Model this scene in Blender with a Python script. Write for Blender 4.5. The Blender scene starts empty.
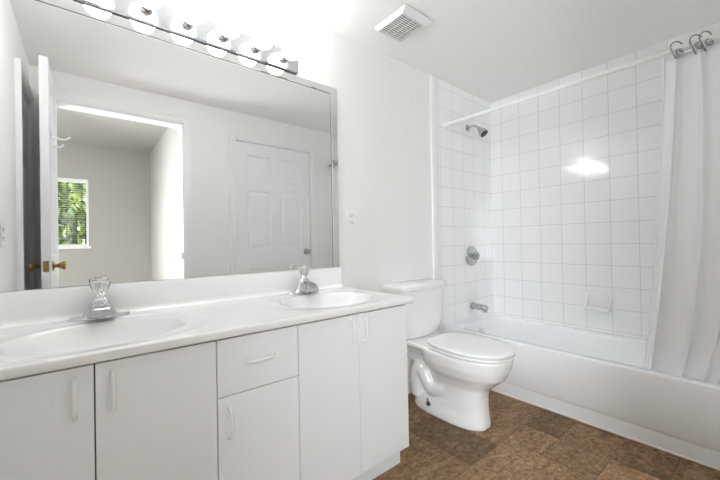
import bpy, bmesh, math, random
from mathutils import Vector, Matrix

random.seed(7)
scene = bpy.context.scene
C = scene.collection
PI = math.pi

# ------------------------------------------------------------------ camera
H = 2.298          # ceiling height
W = 1.584          # depth of the room (vanity wall at y=0, door wall at y=-W)
XF = 2.885         # far wall of the bath tub
XL = -0.275        # left wall
XA = 2.187         # apron of the tub
cam_d = bpy.data.cameras.new('camera')
cam_d.sensor_fit = 'HORIZONTAL'
cam_d.sensor_width = 36.0
cam_d.lens = 337.2083 / 720 * 36
cam_d.clip_start = 0.02
cam = bpy.data.objects.new('camera', cam_d)
C.objects.link(cam)
rot = Matrix(((0.773512, 0.010519, -0.633694), (-0.633533, -0.015133, -0.773568), (-0.017727, 0.99983, -0.005041)))
cam.matrix_world = Matrix.Translation((0, -1.6113, 1.0543)) @ rot.to_4x4()
scene.camera = cam

# ------------------------------------------------------------------ world, light, exposure
world = bpy.data.worlds.new('sky')
scene.world = world
world.use_nodes = True
bg = world.node_tree.nodes['Background']
bg.inputs['Color'].default_value = (0.80, 0.90, 1.0, 1)
bg.inputs['Strength'].default_value = 1.7
BULB = 6.6
sun_d = bpy.data.lights.new('sun', 'SUN')
sun_d.energy = 2.2
sun_d.angle = 0.02
sun = bpy.data.objects.new('sun', sun_d)
sun.rotation_euler = (math.radians(38), 0, math.radians(-30))
C.objects.link(sun)
# unseen area lights added in the bedroom to fill the bathroom through the doorway
def area(name, loc, aim, sx, sy, energy, color=(1, 1, 1)):
    d = bpy.data.lights.new(name, 'AREA')
    d.shape = 'RECTANGLE'; d.size = sx; d.size_y = sy; d.energy = energy; d.color = color
    o = bpy.data.objects.new(name, d)
    o.location = loc
    o.rotation_euler = (Vector(aim) - Vector(loc)).to_track_quat('-Z', 'Y').to_euler()
    C.objects.link(o)
    return o
area('bedroom_side_fill', (-2.15, -2.55, 1.25), (1.0, -1.2, 0.8), 1.5, 1.5, 17, (0.88, 0.94, 1.0))  # added fill towards the tub apron; no window is built here
area('bedroom_doorway_fill', (-0.80, -2.40, 1.30), (0.9, -0.6, 0.3), 0.9, 1.3, 17, (0.89, 0.945, 1.0))  # added fill for cabinet fronts and toilet; no lamp stands here

vs = scene.view_settings
vs.view_transform = 'Standard'
vs.look = 'None'
vs.gamma = 1.0
vs.use_curve_mapping = False
vs.exposure = 2.12
scene.cycles.max_bounces = 24
scene.cycles.diffuse_bounces = 18
scene.cycles.glossy_bounces = 12
scene.cycles.transmission_bounces = 10
scene.cycles.transparent_max_bounces = 12
scene.cycles.caustics_reflective = False
scene.cycles.caustics_refractive = False
scene.cycles.sample_clamp_indirect = 20.0
scene.cycles.use_denoising = True

# ------------------------------------------------------------------ materials
def principled(name, color, rough=0.5, metallic=0.0, spec=0.5, **kw):
    m = bpy.data.materials.new(name)
    m.use_nodes = True
    b = m.node_tree.nodes['Principled BSDF']
    b.inputs['Base Color'].default_value = (*color, 1)
    b.inputs['Roughness'].default_value = rough
    b.inputs['Metallic'].default_value = metallic
    b.inputs['Specular IOR Level'].default_value = spec
    for k, v in kw.items():
        b.inputs[k.replace('_', ' ')].default_value = v
    return m

def add_noise(m, scale, bump=0.1, tint=None, dist=0.002, detail=3.0):
    """procedural unevenness: bump and an optional slight tone variation"""
    nt = m.node_tree
    b = nt.nodes['Principled BSDF']
    g = nt.nodes.new('ShaderNodeNewGeometry')
    n = nt.nodes.new('ShaderNodeTexNoise')
    n.inputs['Scale'].default_value = scale
    n.inputs['Detail'].default_value = detail
    nt.links.new(g.outputs['Position'], n.inputs['Vector'])
    if bump:
        bu = nt.nodes.new('ShaderNodeBump')
        bu.inputs['Strength'].default_value = bump
        bu.inputs['Distance'].default_value = dist
        nt.links.new(n.outputs['Fac'], bu.inputs['Height'])
        nt.links.new(bu.outputs['Normal'], b.inputs['Normal'])
    if tint:
        mx = nt.nodes.new('ShaderNodeMix'); mx.data_type = 'RGBA'
        mx.inputs[6].default_value = b.inputs['Base Color'].default_value
        mx.inputs[7].default_value = (*tint, 1)
        nt.links.new(n.outputs['Fac'], mx.inputs[0])
        nt.links.new(mx.outputs[2], b.inputs['Base Color'])
    return m

M = {}
M['paint'] = add_noise(principled('wall_paint', (0.865, 0.86, 0.842), 0.55), 90, 0.08, (0.855, 0.85, 0.832))
M['ceil'] = add_noise(principled('ceiling_paint', (0.90, 0.89, 0.87), 0.7), 60, 0.10, (0.89, 0.88, 0.86))
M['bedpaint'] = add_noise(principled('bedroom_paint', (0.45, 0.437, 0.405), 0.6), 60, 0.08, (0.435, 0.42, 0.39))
M['trim'] = add_noise(principled('trim_paint', (0.86, 0.86, 0.86), 0.35), 40, 0.03, (0.85, 0.85, 0.85))
M['door'] = add_noise(principled('door_paint', (0.86, 0.865, 0.875), 0.38), 45, 0.04, (0.85, 0.855, 0.865))
M['cab'] = add_noise(principled('white_laminate', (0.865, 0.88, 0.895), 0.32), 25, 0.02, (0.855, 0.87, 0.885))
M['cabdark'] = principled('gap_shade', (0.22, 0.22, 0.22), 0.6)  # dark colour that paints in the shade between cabinet fronts and counter
M['plastic'] = add_noise(principled('white_plastic', (0.86, 0.86, 0.85), 0.3), 30, 0.02)
M['marble'] = add_noise(principled('cultured_marble', (0.90, 0.90, 0.89), 0.16, Coat_Weight=0.3), 6, 0.0, (0.87, 0.87, 0.865))
M['ceramic'] = add_noise(principled('vitreous_china', (0.88, 0.88, 0.88), 0.10, Coat_Weight=0.5), 5, 0.0, (0.865, 0.865, 0.865))
M['tub'] = add_noise(principled('bath_enamel', (0.915, 0.928, 0.94), 0.16, Coat_Weight=0.4), 5, 0.0, (0.905, 0.918, 0.93))
M['chrome'] = add_noise(principled('chrome', (0.78, 0.78, 0.80), 0.12, 1.0), 200, 0.02)
M['satin'] = add_noise(principled('satin_chrome', (0.55, 0.55, 0.56), 0.25, 1.0), 200, 0.02)
M['spout'] = add_noise(principled('shaded_chrome', (0.52, 0.52, 0.53), 0.18, 1.0), 200, 0.02)  # darker than the other chrome: spout shade and dark reflection put into the colour
M['hook'] = add_noise(principled('dark_chrome_wire', (0.34, 0.34, 0.34), 0.2, 1.0), 200, 0.02)
M['polish'] = add_noise(principled('polished_plate', (0.66, 0.67, 0.70), 0.11, 1.0), 120, 0.01)
M['brass'] = add_noise(principled('antique_brass', (0.42, 0.27, 0.09), 0.25, 1.0), 80, 0.05, (0.30, 0.18, 0.06))
M['acrylic'] = principled('clear_acrylic', (0.97, 0.98, 0.98), 0.10, IOR=1.45, Transmission_Weight=0.88)
M['mirror'] = principled('mirror_silvering', (0.93, 0.935, 0.93), 0.0, 1.0)
M['dark'] = principled('dark_gap', (0.03, 0.03, 0.03), 0.7)
M['seam'] = principled('mirror_seam', (0.10, 0.10, 0.10), 0.5)
M['bolt'] = principled('rusty_bolt', (0.10, 0.09, 0.08), 0.5, 0.6)
M['vent_dark'] = principled('vent_shadow', (0.03, 0.03, 0.03), 0.8)  # near black, paints in the shade between the louvers and above the frame
M['black'] = add_noise(principled('black_iron', (0.015, 0.016, 0.018), 0.5), 60, 0.1)
M['caulk'] = add_noise(principled('caulk', (0.80, 0.75, 0.71), 0.6), 50, 0.1, (0.74, 0.68, 0.64))
M['bark'] = add_noise(principled('bark', (0.10, 0.07, 0.045), 0.9), 30, 0.6)
M['ground'] = add_noise(principled('lawn', (0.09, 0.16, 0.04), 0.9), 8, 0.5, (0.14, 0.20, 0.06))
M['bedfloor'] = add_noise(principled('bedroom_floor', (0.42, 0.36, 0.30), 0.5), 5, 0.05, (0.36, 0.30, 0.25))

def emit_mat(name, color, strength):
    m = bpy.data.materials.new(name); m.use_nodes = True
    nt = m.node_tree
    b = nt.nodes['Principled BSDF']
    b.inputs['Base Color'].default_value = (0.95, 0.95, 0.93, 1)
    b.inputs['Roughness'].default_value = 0.2
    b.inputs['Emission Color'].default_value = (*color, 1)
    b.inputs['Emission Strength'].default_value = strength
    return m
M['bulb'] = emit_mat('lit_bulb_glass', (0.95, 0.975, 1.0), BULB)

def leaf_mat():
    m = principled('leaf', (0.16, 0.28, 0.03), 0.5)
    nt = m.node_tree; b = nt.nodes['Principled BSDF']
    g = nt.nodes.new('ShaderNodeNewGeometry')
    r = nt.nodes.new('ShaderNodeValToRGB')
    r.color_ramp.elements[0].color = (0.03, 0.075, 0.012, 1)
    r.color_ramp.elements[1].color = (0.36, 0.46, 0.07, 1)
    nt.links.new(g.outputs['Random Per Island'], r.inputs['Fac'])
    nt.links.new(r.outputs['Color'], b.inputs['Base Color'])
    b.inputs['Subsurface Weight'].default_value = 0.0
    return m
M['leaf'] = leaf_mat()

def glass_mat():
    m = bpy.data.materials.new('window_glass'); m.use_nodes = True
    nt = m.node_tree
    nt.nodes.remove(nt.nodes['Principled BSDF'])
    out = nt.nodes['Material Output']
    t = nt.nodes.new('ShaderNodeBsdfTransparent')
    g = nt.nodes.new('ShaderNodeBsdfGlossy'); g.inputs['Roughness'].default_value = 0.02
    f = nt.nodes.new('ShaderNodeFresnel'); f.inputs['IOR'].default_value = 1.35
    mx = nt.nodes.new('ShaderNodeMixShader')
    nt.links.new(f.outputs[0], mx.inputs[0]); nt.links.new(t.outputs[0], mx.inputs[1]); nt.links.new(g.outputs[0], mx.inputs[2])
    nt.links.new(mx.outputs[0], out.inputs['Surface'])
    return m
M['glass'] = glass_mat()

def curtain_mat():
    m = principled('curtain_fabric', (0.95, 0.95, 0.955), 0.5, spec=0.3)
    nt = m.node_tree; b = nt.nodes['Principled BSDF']
    out = nt.nodes['Material Output']
    g = nt.nodes.new('ShaderNodeNewGeometry')
    w = nt.nodes.new('ShaderNodeTexNoise'); w.inputs['Scale'].default_value = 500
    bu = nt.nodes.new('ShaderNodeBump'); bu.inputs['Strength'].default_value = 0.05; bu.inputs['Distance'].default_value = 0.001
    nt.links.new(g.outputs['Position'], w.inputs['Vector'])
    nt.links.new(w.outputs['Fac'], bu.inputs['Height']); nt.links.new(bu.outputs['Normal'], b.inputs['Normal'])
    tr = nt.nodes.new('ShaderNodeBsdfTranslucent'); tr.inputs['Color'].default_value = (0.92, 0.92, 0.92, 1)
    mx = nt.nodes.new('ShaderNodeMixShader'); mx.inputs[0].default_value = 0.25
    nt.links.new(b.outputs[0], mx.inputs[1]); nt.links.new(tr.outputs[0], mx.inputs[2])
    nt.links.new(mx.outputs[0], out.inputs['Surface'])
    return m
M['curtain'] = curtain_mat()

def tile_mat(name, axis, u0, pitch_u, z0, pitch_z):
    """square glazed wall tiles with thin grey grout, in room coordinates"""
    m = principled(name, (0.84, 0.845, 0.85), 0.12, Coat_Weight=0.3)
    nt = m.node_tree; b = nt.nodes['Principled BSDF']; L = nt.links
    g = nt.nodes.new('ShaderNodeNewGeometry')
    s = nt.nodes.new('ShaderNodeSeparateXYZ'); L.new(g.outputs['Position'], s.inputs[0])
    au = nt.nodes.new('ShaderNodeMath'); au.operation = 'SUBTRACT'; au.inputs[1].default_value = u0 - 40 * pitch_u
    az = nt.nodes.new('ShaderNodeMath'); az.operation = 'SUBTRACT'; az.inputs[1].default_value = z0 - 40 * pitch_z
    L.new(s.outputs[axis], au.inputs[0]); L.new(s.outputs['Z'], az.inputs[0])
    c = nt.nodes.new('ShaderNodeCombineXYZ'); L.new(au.outputs[0], c.inputs[0]); L.new(az.outputs[0], c.inputs[1])
    br = nt.nodes.new('ShaderNodeTexBrick')
    br.offset = 0.0; br.squash = 1.0
    br.inputs['Scale'].default_value = 1.0
    br.inputs['Brick Width'].default_value = pitch_u
    br.inputs['Row Height'].default_value = pitch_z
    br.inputs['Mortar Size'].default_value = 0.0019
    br.inputs['Mortar Smooth'].default_value = 0.35
    br.inputs['Color1'].default_value = (0.92, 0.925, 0.93, 1)
    br.inputs['Color2'].default_value = (0.90, 0.905, 0.91, 1)
    br.inputs['Mortar'].default_value = (0.60, 0.60, 0.605, 1)
    L.new(c.outputs[0], br.inputs['Vector'])
    L.new(br.outputs['Color'], b.inputs['Base Color'])
    inv = nt.nodes.new('ShaderNodeMath'); inv.operation = 'SUBTRACT'; inv.inputs[0].default_value = 1.0
    L.new(br.outputs['Fac'], inv.inputs[1])
    no = nt.nodes.new('ShaderNodeTexNoise'); no.inputs['Scale'].default_value = 9; L.new(g.outputs['Position'], no.inputs['Vector'])
    ml = nt.nodes.new('ShaderNodeMath'); ml.operation = 'MULTIPLY_ADD'; ml.inputs[1].default_value = 0.9
    L.new(no.outputs['Fac'], ml.inputs[0]); L.new(inv.outputs[0], ml.inputs[2])
    bu = nt.nodes.new('ShaderNodeBump'); bu.inputs['Strength'].default_value = 0.35; bu.inputs['Distance'].default_value = 0.0016
    L.new(ml.outputs[0], bu.inputs['Height']); L.new(bu.outputs['Normal'], b.inputs['Normal'])
    ro = nt.nodes.new('ShaderNodeMath'); ro.operation = 'MULTIPLY_ADD'; ro.inputs[1].default_value = 0.4; ro.inputs[2].default_value = 0.12
    L.new(br.outputs['Fac'], ro.inputs[0]); L.new(ro.outputs[0], b.inputs['Roughness'])
    return m
M['tile_far'] = tile_mat('wall_tile_far', 'Y', -0.575, 0.158, 1.778, 0.154)
M['tile_back'] = tile_mat('wall_tile_back', 'X', 2.291, 0.1547, 1.778, 0.154)

def stone_mat():
    m = principled('travertine', (0.25, 0.16, 0.09), 0.5, spec=0.3)
    nt = m.node_tree; b = nt.nodes['Principled BSDF']; L = nt.links
    g = nt.nodes.new('ShaderNodeNewGeometry')
    at = nt.nodes.new('ShaderNodeAttribute'); at.attribute_name = 'tone'; at.attribute_type = 'GEOMETRY'
    # offset the pattern per tile so that veins break at the joints
    sc = nt.nodes.new('ShaderNodeVectorMath'); sc.operation = 'MULTIPLY_ADD'
    sc.inputs[1].default_value = (37, 53, 11); L.new(at.outputs['Color'], sc.inputs[0]); L.new(g.outputs['Position'], sc.inputs[2])
    n1 = nt.nodes.new('ShaderNodeTexNoise'); n1.inputs['Scale'].default_value = 11; n1.inputs['Detail'].default_value = 8; n1.inputs['Roughness'].default_value = 0.65; n1.inputs['Distortion'].default_value = 1.2
    mp = nt.nodes.new('ShaderNodeMapping'); mp.inputs['Scale'].default_value = (1.0, 2.2, 1.0); mp.inputs['Rotation'].default_value = (0, 0, 0.5)
    L.new(sc.outputs[0], mp.inputs['Vector']); L.new(mp.outputs[0], n1.inputs['Vector'])
    n2 = nt.nodes.new('ShaderNodeTexNoise'); n2.inputs['Scale'].default_value = 44; n2.inputs['Detail'].default_value = 9; n2.inputs['Roughness'].default_value = 0.7; n2.inputs['Distortion'].default_value = 0.8; L.new(sc.outputs[0], n2.inputs['Vector'])
    r1 = nt.nodes.new('ShaderNodeValToRGB')
    e = r1.color_ramp.elements
    e[0].position = 0.25; e[0].color = (0.175, 0.100, 0.046, 1)
    e[1].position = 0.72; e[1].color = (0.46, 0.30, 0.165, 1)
    k = e.new(0.5); k.color = (0.285, 0.174, 0.092, 1)
    L.new(n1.outputs['Fac'], r1.inputs['Fac'])
    # pits and darker flecks
    r2 = nt.nodes.new('ShaderNodeValToRGB')
    r2.color_ramp.elements[0].position = 0.30; r2.color_ramp.elements[0].color = (0.22, 0.17, 0.13, 1)
    r2.color_ramp.elements[1].position = 0.55; r2.color_ramp.elements[1].color = (1.1, 1.1, 1.1, 1)
    L.new(n2.outputs['Fac'], r2.inputs['Fac'])
    mu = nt.nodes.new('ShaderNodeMix'); mu.data_type = 'RGBA'; mu.blend_type = 'MULTIPLY'; mu.inputs[0].default_value = 0.95
    L.new(r1.outputs['Color'], mu.inputs[6]); L.new(r2.outputs['Color'], mu.inputs[7])
    # tone of the individual tile
    sp = nt.nodes.new('ShaderNodeSeparateColor'); L.new(at.outputs['Color'], sp.inputs[0])
    tn = nt.nodes.new('ShaderNodeMath'); tn.operation = 'MULTIPLY_ADD'; tn.inputs[1].default_value = 1.0; tn.inputs[2].default_value = 0.5
    L.new(sp.outputs[0], tn.inputs[0])
    m2 = nt.nodes.new('ShaderNodeVectorMath'); m2.operation = 'SCALE'
    L.new(mu.outputs[2], m2.inputs[0]); L.new(tn.outputs[0], m2.inputs['Scale'])
    L.new(m2.outputs[0], b.inputs['Base Color'])
    bu = nt.nodes.new('ShaderNodeBump'); bu.inputs['Strength'].default_value = 0.5; bu.inputs['Distance'].default_value = 0.0012
    L.new(n2.outputs['Fac'], bu.inputs['Height']); L.new(bu.outputs['Normal'], b.inputs['Normal'])
    return m
M['stone'] = stone_mat()
M['grout'] = add_noise(principled('floor_grout', (0.27, 0.20, 0.135), 0.8), 120, 0.3, (0.20, 0.145, 0.095))

# ------------------------------------------------------------------ mesh helpers
ORIG = {}     # name of an object -> world position of its origin

def obj(name, bm, mat, parent=None, loc=None, smooth=True, angle=35):
    """link a bmesh (in room coordinates) as ONE mesh object with its origin at loc"""
    me = bpy.data.meshes.new(name)
    bmesh.ops.recalc_face_normals(bm, faces=bm.faces[:])
    if parent is not None:
        o0 = ORIG[parent.name]
    else:
        if loc is None:
            xs = [v.co for v in bm.verts]
            loc = Vector((sum(v.x for v in xs) / len(xs), sum(v.y for v in xs) / len(xs), min(v.z for v in xs)))
        o0 = Vector(loc)
    bmesh.ops.translate(bm, verts=bm.verts[:], vec=-o0)
    bm.to_mesh(me); bm.free()
    for m in (mat if isinstance(mat, (list, tuple)) else [mat]):
        me.materials.append(m)
    if smooth:
        me.polygons.foreach_set('use_smooth', [True] * len(me.polygons))
        me.set_sharp_from_angle(angle=math.radians(angle))
    o = bpy.data.objects.new(name, me)
    C.objects.link(o)
    if parent is not None:
        o.parent = parent
        ORIG[o.name] = o0
    else:
        o.location = o0
        ORIG[o.name] = o0
    return o

def tag(o, label=None, cat=None, group=None, kind=None):
    if label: o['label'] = label
    if cat: o['category'] = cat
    if group: o['group'] = group
    if kind: o['kind'] = kind
    return o

def thing(name, loc, label, cat, group=None):
    o = bpy.data.objects.new(name, None)
    o.empty_display_size = 0.1
    C.objects.link(o); o.location = loc
    ORIG[o.name] = Vector(loc)
    return tag(o, label, cat, group)

def struct(o, label=None, cat=None):
    o['kind'] = 'structure'
    if label: o['label'] = label
    if cat: o['category'] = cat
    return o

def copy_tree(o, parent=None):
    c = o.copy(); C.objects.link(c)
    if parent is not None:
        c.parent = parent
    for ch in list(o.children):
        copy_tree(ch, c)
    return c

def B():
    return bmesh.new()

def box(bm, x0, x1, y0, y1, z0, z1, bev=0.0, seg=2, mi=0):
    x0, x1 = min(x0, x1), max(x0, x1); y0, y1 = min(y0, y1), max(y0, y1); z0, z1 = min(z0, z1), max(z0, z1)
    r = bmesh.ops.create_cube(bm, size=1.0)
    vs_ = r['verts']
    for v in vs_:
        v.co = Vector(((x0 + x1) / 2 + v.co.x * (x1 - x0), (y0 + y1) / 2 + v.co.y * (y1 - y0), (z0 + z1) / 2 + v.co.z * (z1 - z0)))
    fs = set(f for v in vs_ for f in v.link_faces)
    for f in fs: f.material_index = mi
    if bev:
        es = list(set(e for v in vs_ for e in v.link_edges))
        bmesh.ops.bevel(bm, geom=es, offset=bev, segments=seg, profile=0.5, affect='EDGES', clamp_overlap=True)
    return bm

def loft(bm, rings, cap0=True, cap1=True, closed=True):
    vr = [[bm.verts.new(p) for p in r] for r in rings]
    n = len(vr[0])
    for a, b in zip(vr, vr[1:]):
        for i in range(n if closed else n - 1):
            j = (i + 1) % n
            bm.faces.new((a[i], a[j], b[j], b[i]))
    if cap0: bm.faces.new(list(reversed(vr[0])))
    if cap1: bm.faces.new(vr[-1])
    return vr

def frame_of(d):
    d = Vector(d).normalized()
    a = Vector((0, 0, 1)) if abs(d.z) < 0.9 else Vector((1, 0, 0))
    u = d.cross(a).normalized(); w = d.cross(u).normalized()
    return d, u, w

def lathe(bm, prof, o, axis=(0, 0, 1), n=32, sx=1.0, sy=1.0, cap=True):
    """prof: (radius, height along axis)"""
    d, u, w = frame_of(axis); o = Vector(o)
    rings = [[o + d * h + (u * math.cos(2 * PI * i / n) * sx + w * math.sin(2 * PI * i / n) * sy) * max(r, 1e-5) for i in range(n)] for r, h in prof]
    loft(bm, rings, cap, cap)
    return bm

def tube(bm, path, rad, n=12, cap=True):
    path = [Vector(p) for p in path]
    rads = rad if isinstance(rad, (list, tuple)) else [rad] * len(path)
    rings = []; pu = None
    for i, p in enumerate(path):
        d = (path[min(i + 1, len(path) - 1)] - path[max(i - 1, 0)]).normalized()
        if pu is None:
            _, u, w = frame_of(d)
        else:
            u = (pu - d * pu.dot(d)).normalized(); w = d.cross(u)
        pu = u; w = d.cross(u)
        rings.append([p + (u * math.cos(2 * PI * k / n) + w * math.sin(2 * PI * k / n)) * rads[i] for k in range(n)])
    loft(bm, rings, cap, cap)
    return bm

def torus(bm, c, axis, R, r, n=28, m=10, a0=0.0, a1=2 * PI):
    d, u, w = frame_of(axis); c = Vector(c)
    full = abs(a1 - a0 - 2 * PI) < 1e-6
    path = [c + (u * math.cos(a0 + (a1 - a0) * i / n) + w * math.sin(a0 + (a1 - a0) * i / n)) * R for i in range(n + 1)]
    return tube(bm, path, r, m, cap=not full)

def smooth_path(pts, n=8):
    """Catmull-Rom through pts"""
    P = [Vector(p) for p in pts]; out = []
    for i in range(len(P) - 1):
        p0 = P[max(i - 1, 0)]; p1 = P[i]; p2 = P[i + 1]; p3 = P[min(i + 2, len(P) - 1)]
        for k in range(n):
            t = k / n
            out.append(0.5 * ((2 * p1) + (p2 - p0) * t + (2 * p0 - 5 * p1 + 4 * p2 - p3) * t * t + (3 * p1 - p0 - 3 * p2 + p3) * t ** 3))
    out.append(P[-1])
    return out

def rrect(cx, cy, hx, hy, r, z, n=6):
    pts = []
    for sx, sy, a in ((1, 1, 0), (-1, 1, PI / 2), (-1, -1, PI), (1, -1, 1.5 * PI)):
        for k in range(n + 1):
            t = a + PI / 2 * k / n
            pts.append(Vector((cx + sx * (hx - r) + r * math.cos(t), cy + sy * (hy - r) + r * math.sin(t), z)))
    return pts

def sharp_dup(bm):
    return bm

# ------------------------------------------------------------------ the room
TH = 0.12
# floor of rectangular stone tiles in a random-size pattern
bm = B()
col = bm.loops.layers.float_color.new('tone')
box(bm, XL - TH, XF + TH, -W - TH, TH, -0.08, -0.003, mi=1)
tiles = [  # x0, x1, y0, y1, tone
    (1.387, 1.630, -0.708, -0.290, 0.08), (0.98, 1.387, -0.708, -0.290, 0.42), (1.630, 2.23, -0.705, -0.290, 0.52),
    (0.98, 1.42, -0.290, 0.0, 0.30), (1.42, 1.85, -0.290, 0.0, 0.34), (1.85, 2.23, -0.290, 0.0, 0.4),
    (1.30, 1.713, -1.110, -0.708, 0.60), (1.713, 1.930, -0.887, -0.705, 0.60), (1.930, 2.23, -0.887, -0.705, 0.26),
    (1.713, 2.165, -1.110, -0.887, 0.48), (2.165, 2.23, -1.110, -0.887, 0.30),
    (1.30, 1.930, -1.52, -1.110, 0.85), (1.930, 2.23, -1.322, -1.110, 0.28), (1.930, 2.23, -1.584, -1.322, 0.34), (1.30, 1.93, -1.584, -1.52, 0.4),
    (0.89, 1.30, -1.110, -0.708, 0.42), (0.89, 1.30, -1.584, -1.11, 0.55)]
for i in range(-1, 3):
    x0 = -0.335 + i * 0.408
    for (y0, y1) in ((-1.584, -1.11), (-1.11, -0.708), (-0.708, -0.29), (-0.29, 0)):
        x1 = x0 + 0.408
        lim = 0.89 if y1 <= -0.7 else 0.98
        if i == 2: x1 = lim
        if x1 <= XL - 0.05: continue
        tiles.append((max(x0, XL), x1, y0, y1, random.uniform(0.3, 0.6)))
G = 0.0022
for (x0, x1, y0, y1, t) in tiles:
    x1 = min(x1, XF)
    before = set(bm.faces)
    box(bm, x0 + G, x1 - G, y0 + G, y1 - G, -0.010, 0.0, bev=0.0018, seg=1)
    tone = (t, random.random(), random.random(), 1)
    for f in set(bm.faces) - before:
        for lp in f.loops: lp[col] = tone
floor = struct(obj('floor', bm, [M['stone'], M['grout']], loc=(0, 0, 0)), 'brown stone tile floor in mixed rectangular sizes', 'floor')

# vanity wall
bm = B(); box(bm, XL - TH, 2.03, 0, TH, 0, H)
wall_back = struct(obj('wall_back', bm, M['paint'], loc=(0, 0, 0)), 'warm white painted wall behind the vanity mirror and toilet', 'wall')
bm = B(); box(bm, 2.03, XF + TH, 0, TH, 0, H)
struct(obj('wall_back', bm, M['tile_back'], loc=(2.4, 0, 0)), 'white tiled shower wall with the shower head and faucet', 'wall')
bm = B(); box(bm, XF, XF + TH, -W - TH, 0, 0, H)
struct(obj('wall_right', bm, M['tile_far'], loc=(XF, 0, 0)), 'white tiled wall along the far side of the bathtub', 'wall')
bm = B(); box(bm, XL - TH, XL, -0.985, 0, 0, H); box(bm, XL - TH, XL, -W - TH, -1.50, 0, H); box(bm, XL - TH, XL, -1.50, -0.985, 2.02, H)
box(bm, XL - TH - 0.02, XL - TH, -1.60, -0.9, 0, H)
struct(obj('wall_left', bm, M['paint'], loc=(XL, 0, 0)), 'painted side wall with narrow closet door seen in the mirror', 'wall')
# door wall with doorway to the bedroom and the closet door
DX0, DX1, DZ = -0.155, 0.671, 2.090      # doorway
CX0, CX1, CZ = 1.105, 1.931, 2.048      # closet door
yw0, yw1 = -W - TH, -W
bm = B()
for (a, b) in ((XL - TH, DX0), (DX1, CX0), (CX1, XF + TH)):
    box(bm, a, b, yw0, yw1, 0, H)
box(bm, DX0, DX1, yw0, yw1, DZ, H); box(bm, CX0, CX1, yw0, yw1, CZ, H)
struct(obj('wall_front', bm, M['paint'], loc=(0, -W, 0)), 'painted wall with doorway and closet door seen in the mirror', 'wall')
bm = B(); box(bm, XL - TH, XF + TH, -W - TH, TH, H, H + 0.1)
struct(obj('ceiling', bm, M['ceil'], loc=(0, 0, H)), 'plain off white bathroom ceiling', 'ceiling')

# vertical edge trim between painted wall and tile
bm = B(); box(bm, 2.018, 2.088, -0.018, 0.0, 0, H - 0.002, bev=0.004)
struct(obj('trim_1', bm, M['trim']), 'white vertical trim strip at the edge of the shower tile', 'trim')
bm = B(); box(bm, 1.17, 2.016, -0.012, 0, 0, 0.095, bev=0.004)
struct(obj('baseboard_back', bm, M['trim']), 'white baseboard behind the toilet', 'baseboard')
bm = B(); box(bm, 0.745, 1.035, -W, -W + 0.012, 0, 0.095, bev=0.004)
struct(obj('baseboard_front', bm, M['trim']), 'white baseboard between doorway and closet door', 'baseboard')

def sweep_casing(name, P, a, b, z1, wd, th):
    """mitred moulded casing round an opening a..b, height z1; P(u, out, z) gives room coordinates"""
    prof = [(0.0, 0.0), (0.0, th * 0.55), (wd * 0.08, th * 0.7), (wd * 0.30, th * 0.55), (wd * 0.55, th * 0.85), (wd * 0.85, th), (wd * 0.97, th * 0.9), (wd, th * 0.6), (wd, 0.0)]
    bm = B()
    rings = []
    for (u, su, z, sz) in ((a, -1, 0, 0), (a, -1, z1, 1), (b, 1, z1, 1), (b, 1, 0, 0)):
        rings.append([P(u + su * w_, t, z + sz * w_) for w_, t in prof])
    loft(bm, rings, True, True)
    return obj(name, bm, M['trim'], angle=20)
def casing(name, x0, x1, z1, y, wd=0.058, th=0.013):
    return sweep_casing(name, lambda u, t, z: Vector((u, y + t, z)), x0, x1, z1, wd, th)
struct(casing('trim_2', DX0, DX1, DZ, -W), 'white casing around the open doorway seen in the mirror', 'door casing')
struct(casing('trim_3', CX0, CX1, CZ, -W), 'white casing around the six panel closet door seen in the mirror', 'door casing')
# doorway lining with strike plate
bm = B()
box(bm, DX0, DX0 + 0.012, yw0 - 0.001, yw1 + 0.001, 0, DZ - 0.012); box(bm, DX1 - 0.012, DX1, yw0 - 0.001, yw1 + 0.001, 0, DZ - 0.012); box(bm, DX0, DX1, yw0 - 0.001, yw1 + 0.001, DZ - 0.012, DZ)
o = struct(obj('trim_4', bm, M['trim']), 'white jamb lining of the open doorway', 'door jamb')
bm = B(); box(bm, DX1 - 0.016, DX1 - 0.012, -W - 0.055, -W - 0.010, 0.93, 0.99)
tag(obj('strike_plate', bm, M['bolt'], o), 'dark metal strike plate')
bm = B()
box(bm, CX0, CX0 + 0.012, yw0, yw1 + 0.001, 0, CZ - 0.012); box(bm, CX1 - 0.012, CX1, yw0, yw1 + 0.001, 0, CZ - 0.012); box(bm, CX0, CX1, yw0, yw1 + 0.001, CZ - 0.012, CZ); box(bm, CX0, CX1, yw0 - 0.02, yw0 - 0.001, 0, CZ)
struct(obj('trim_5', bm, M['trim']), 'white jamb lining of the closet door', 'door jamb')

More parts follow.
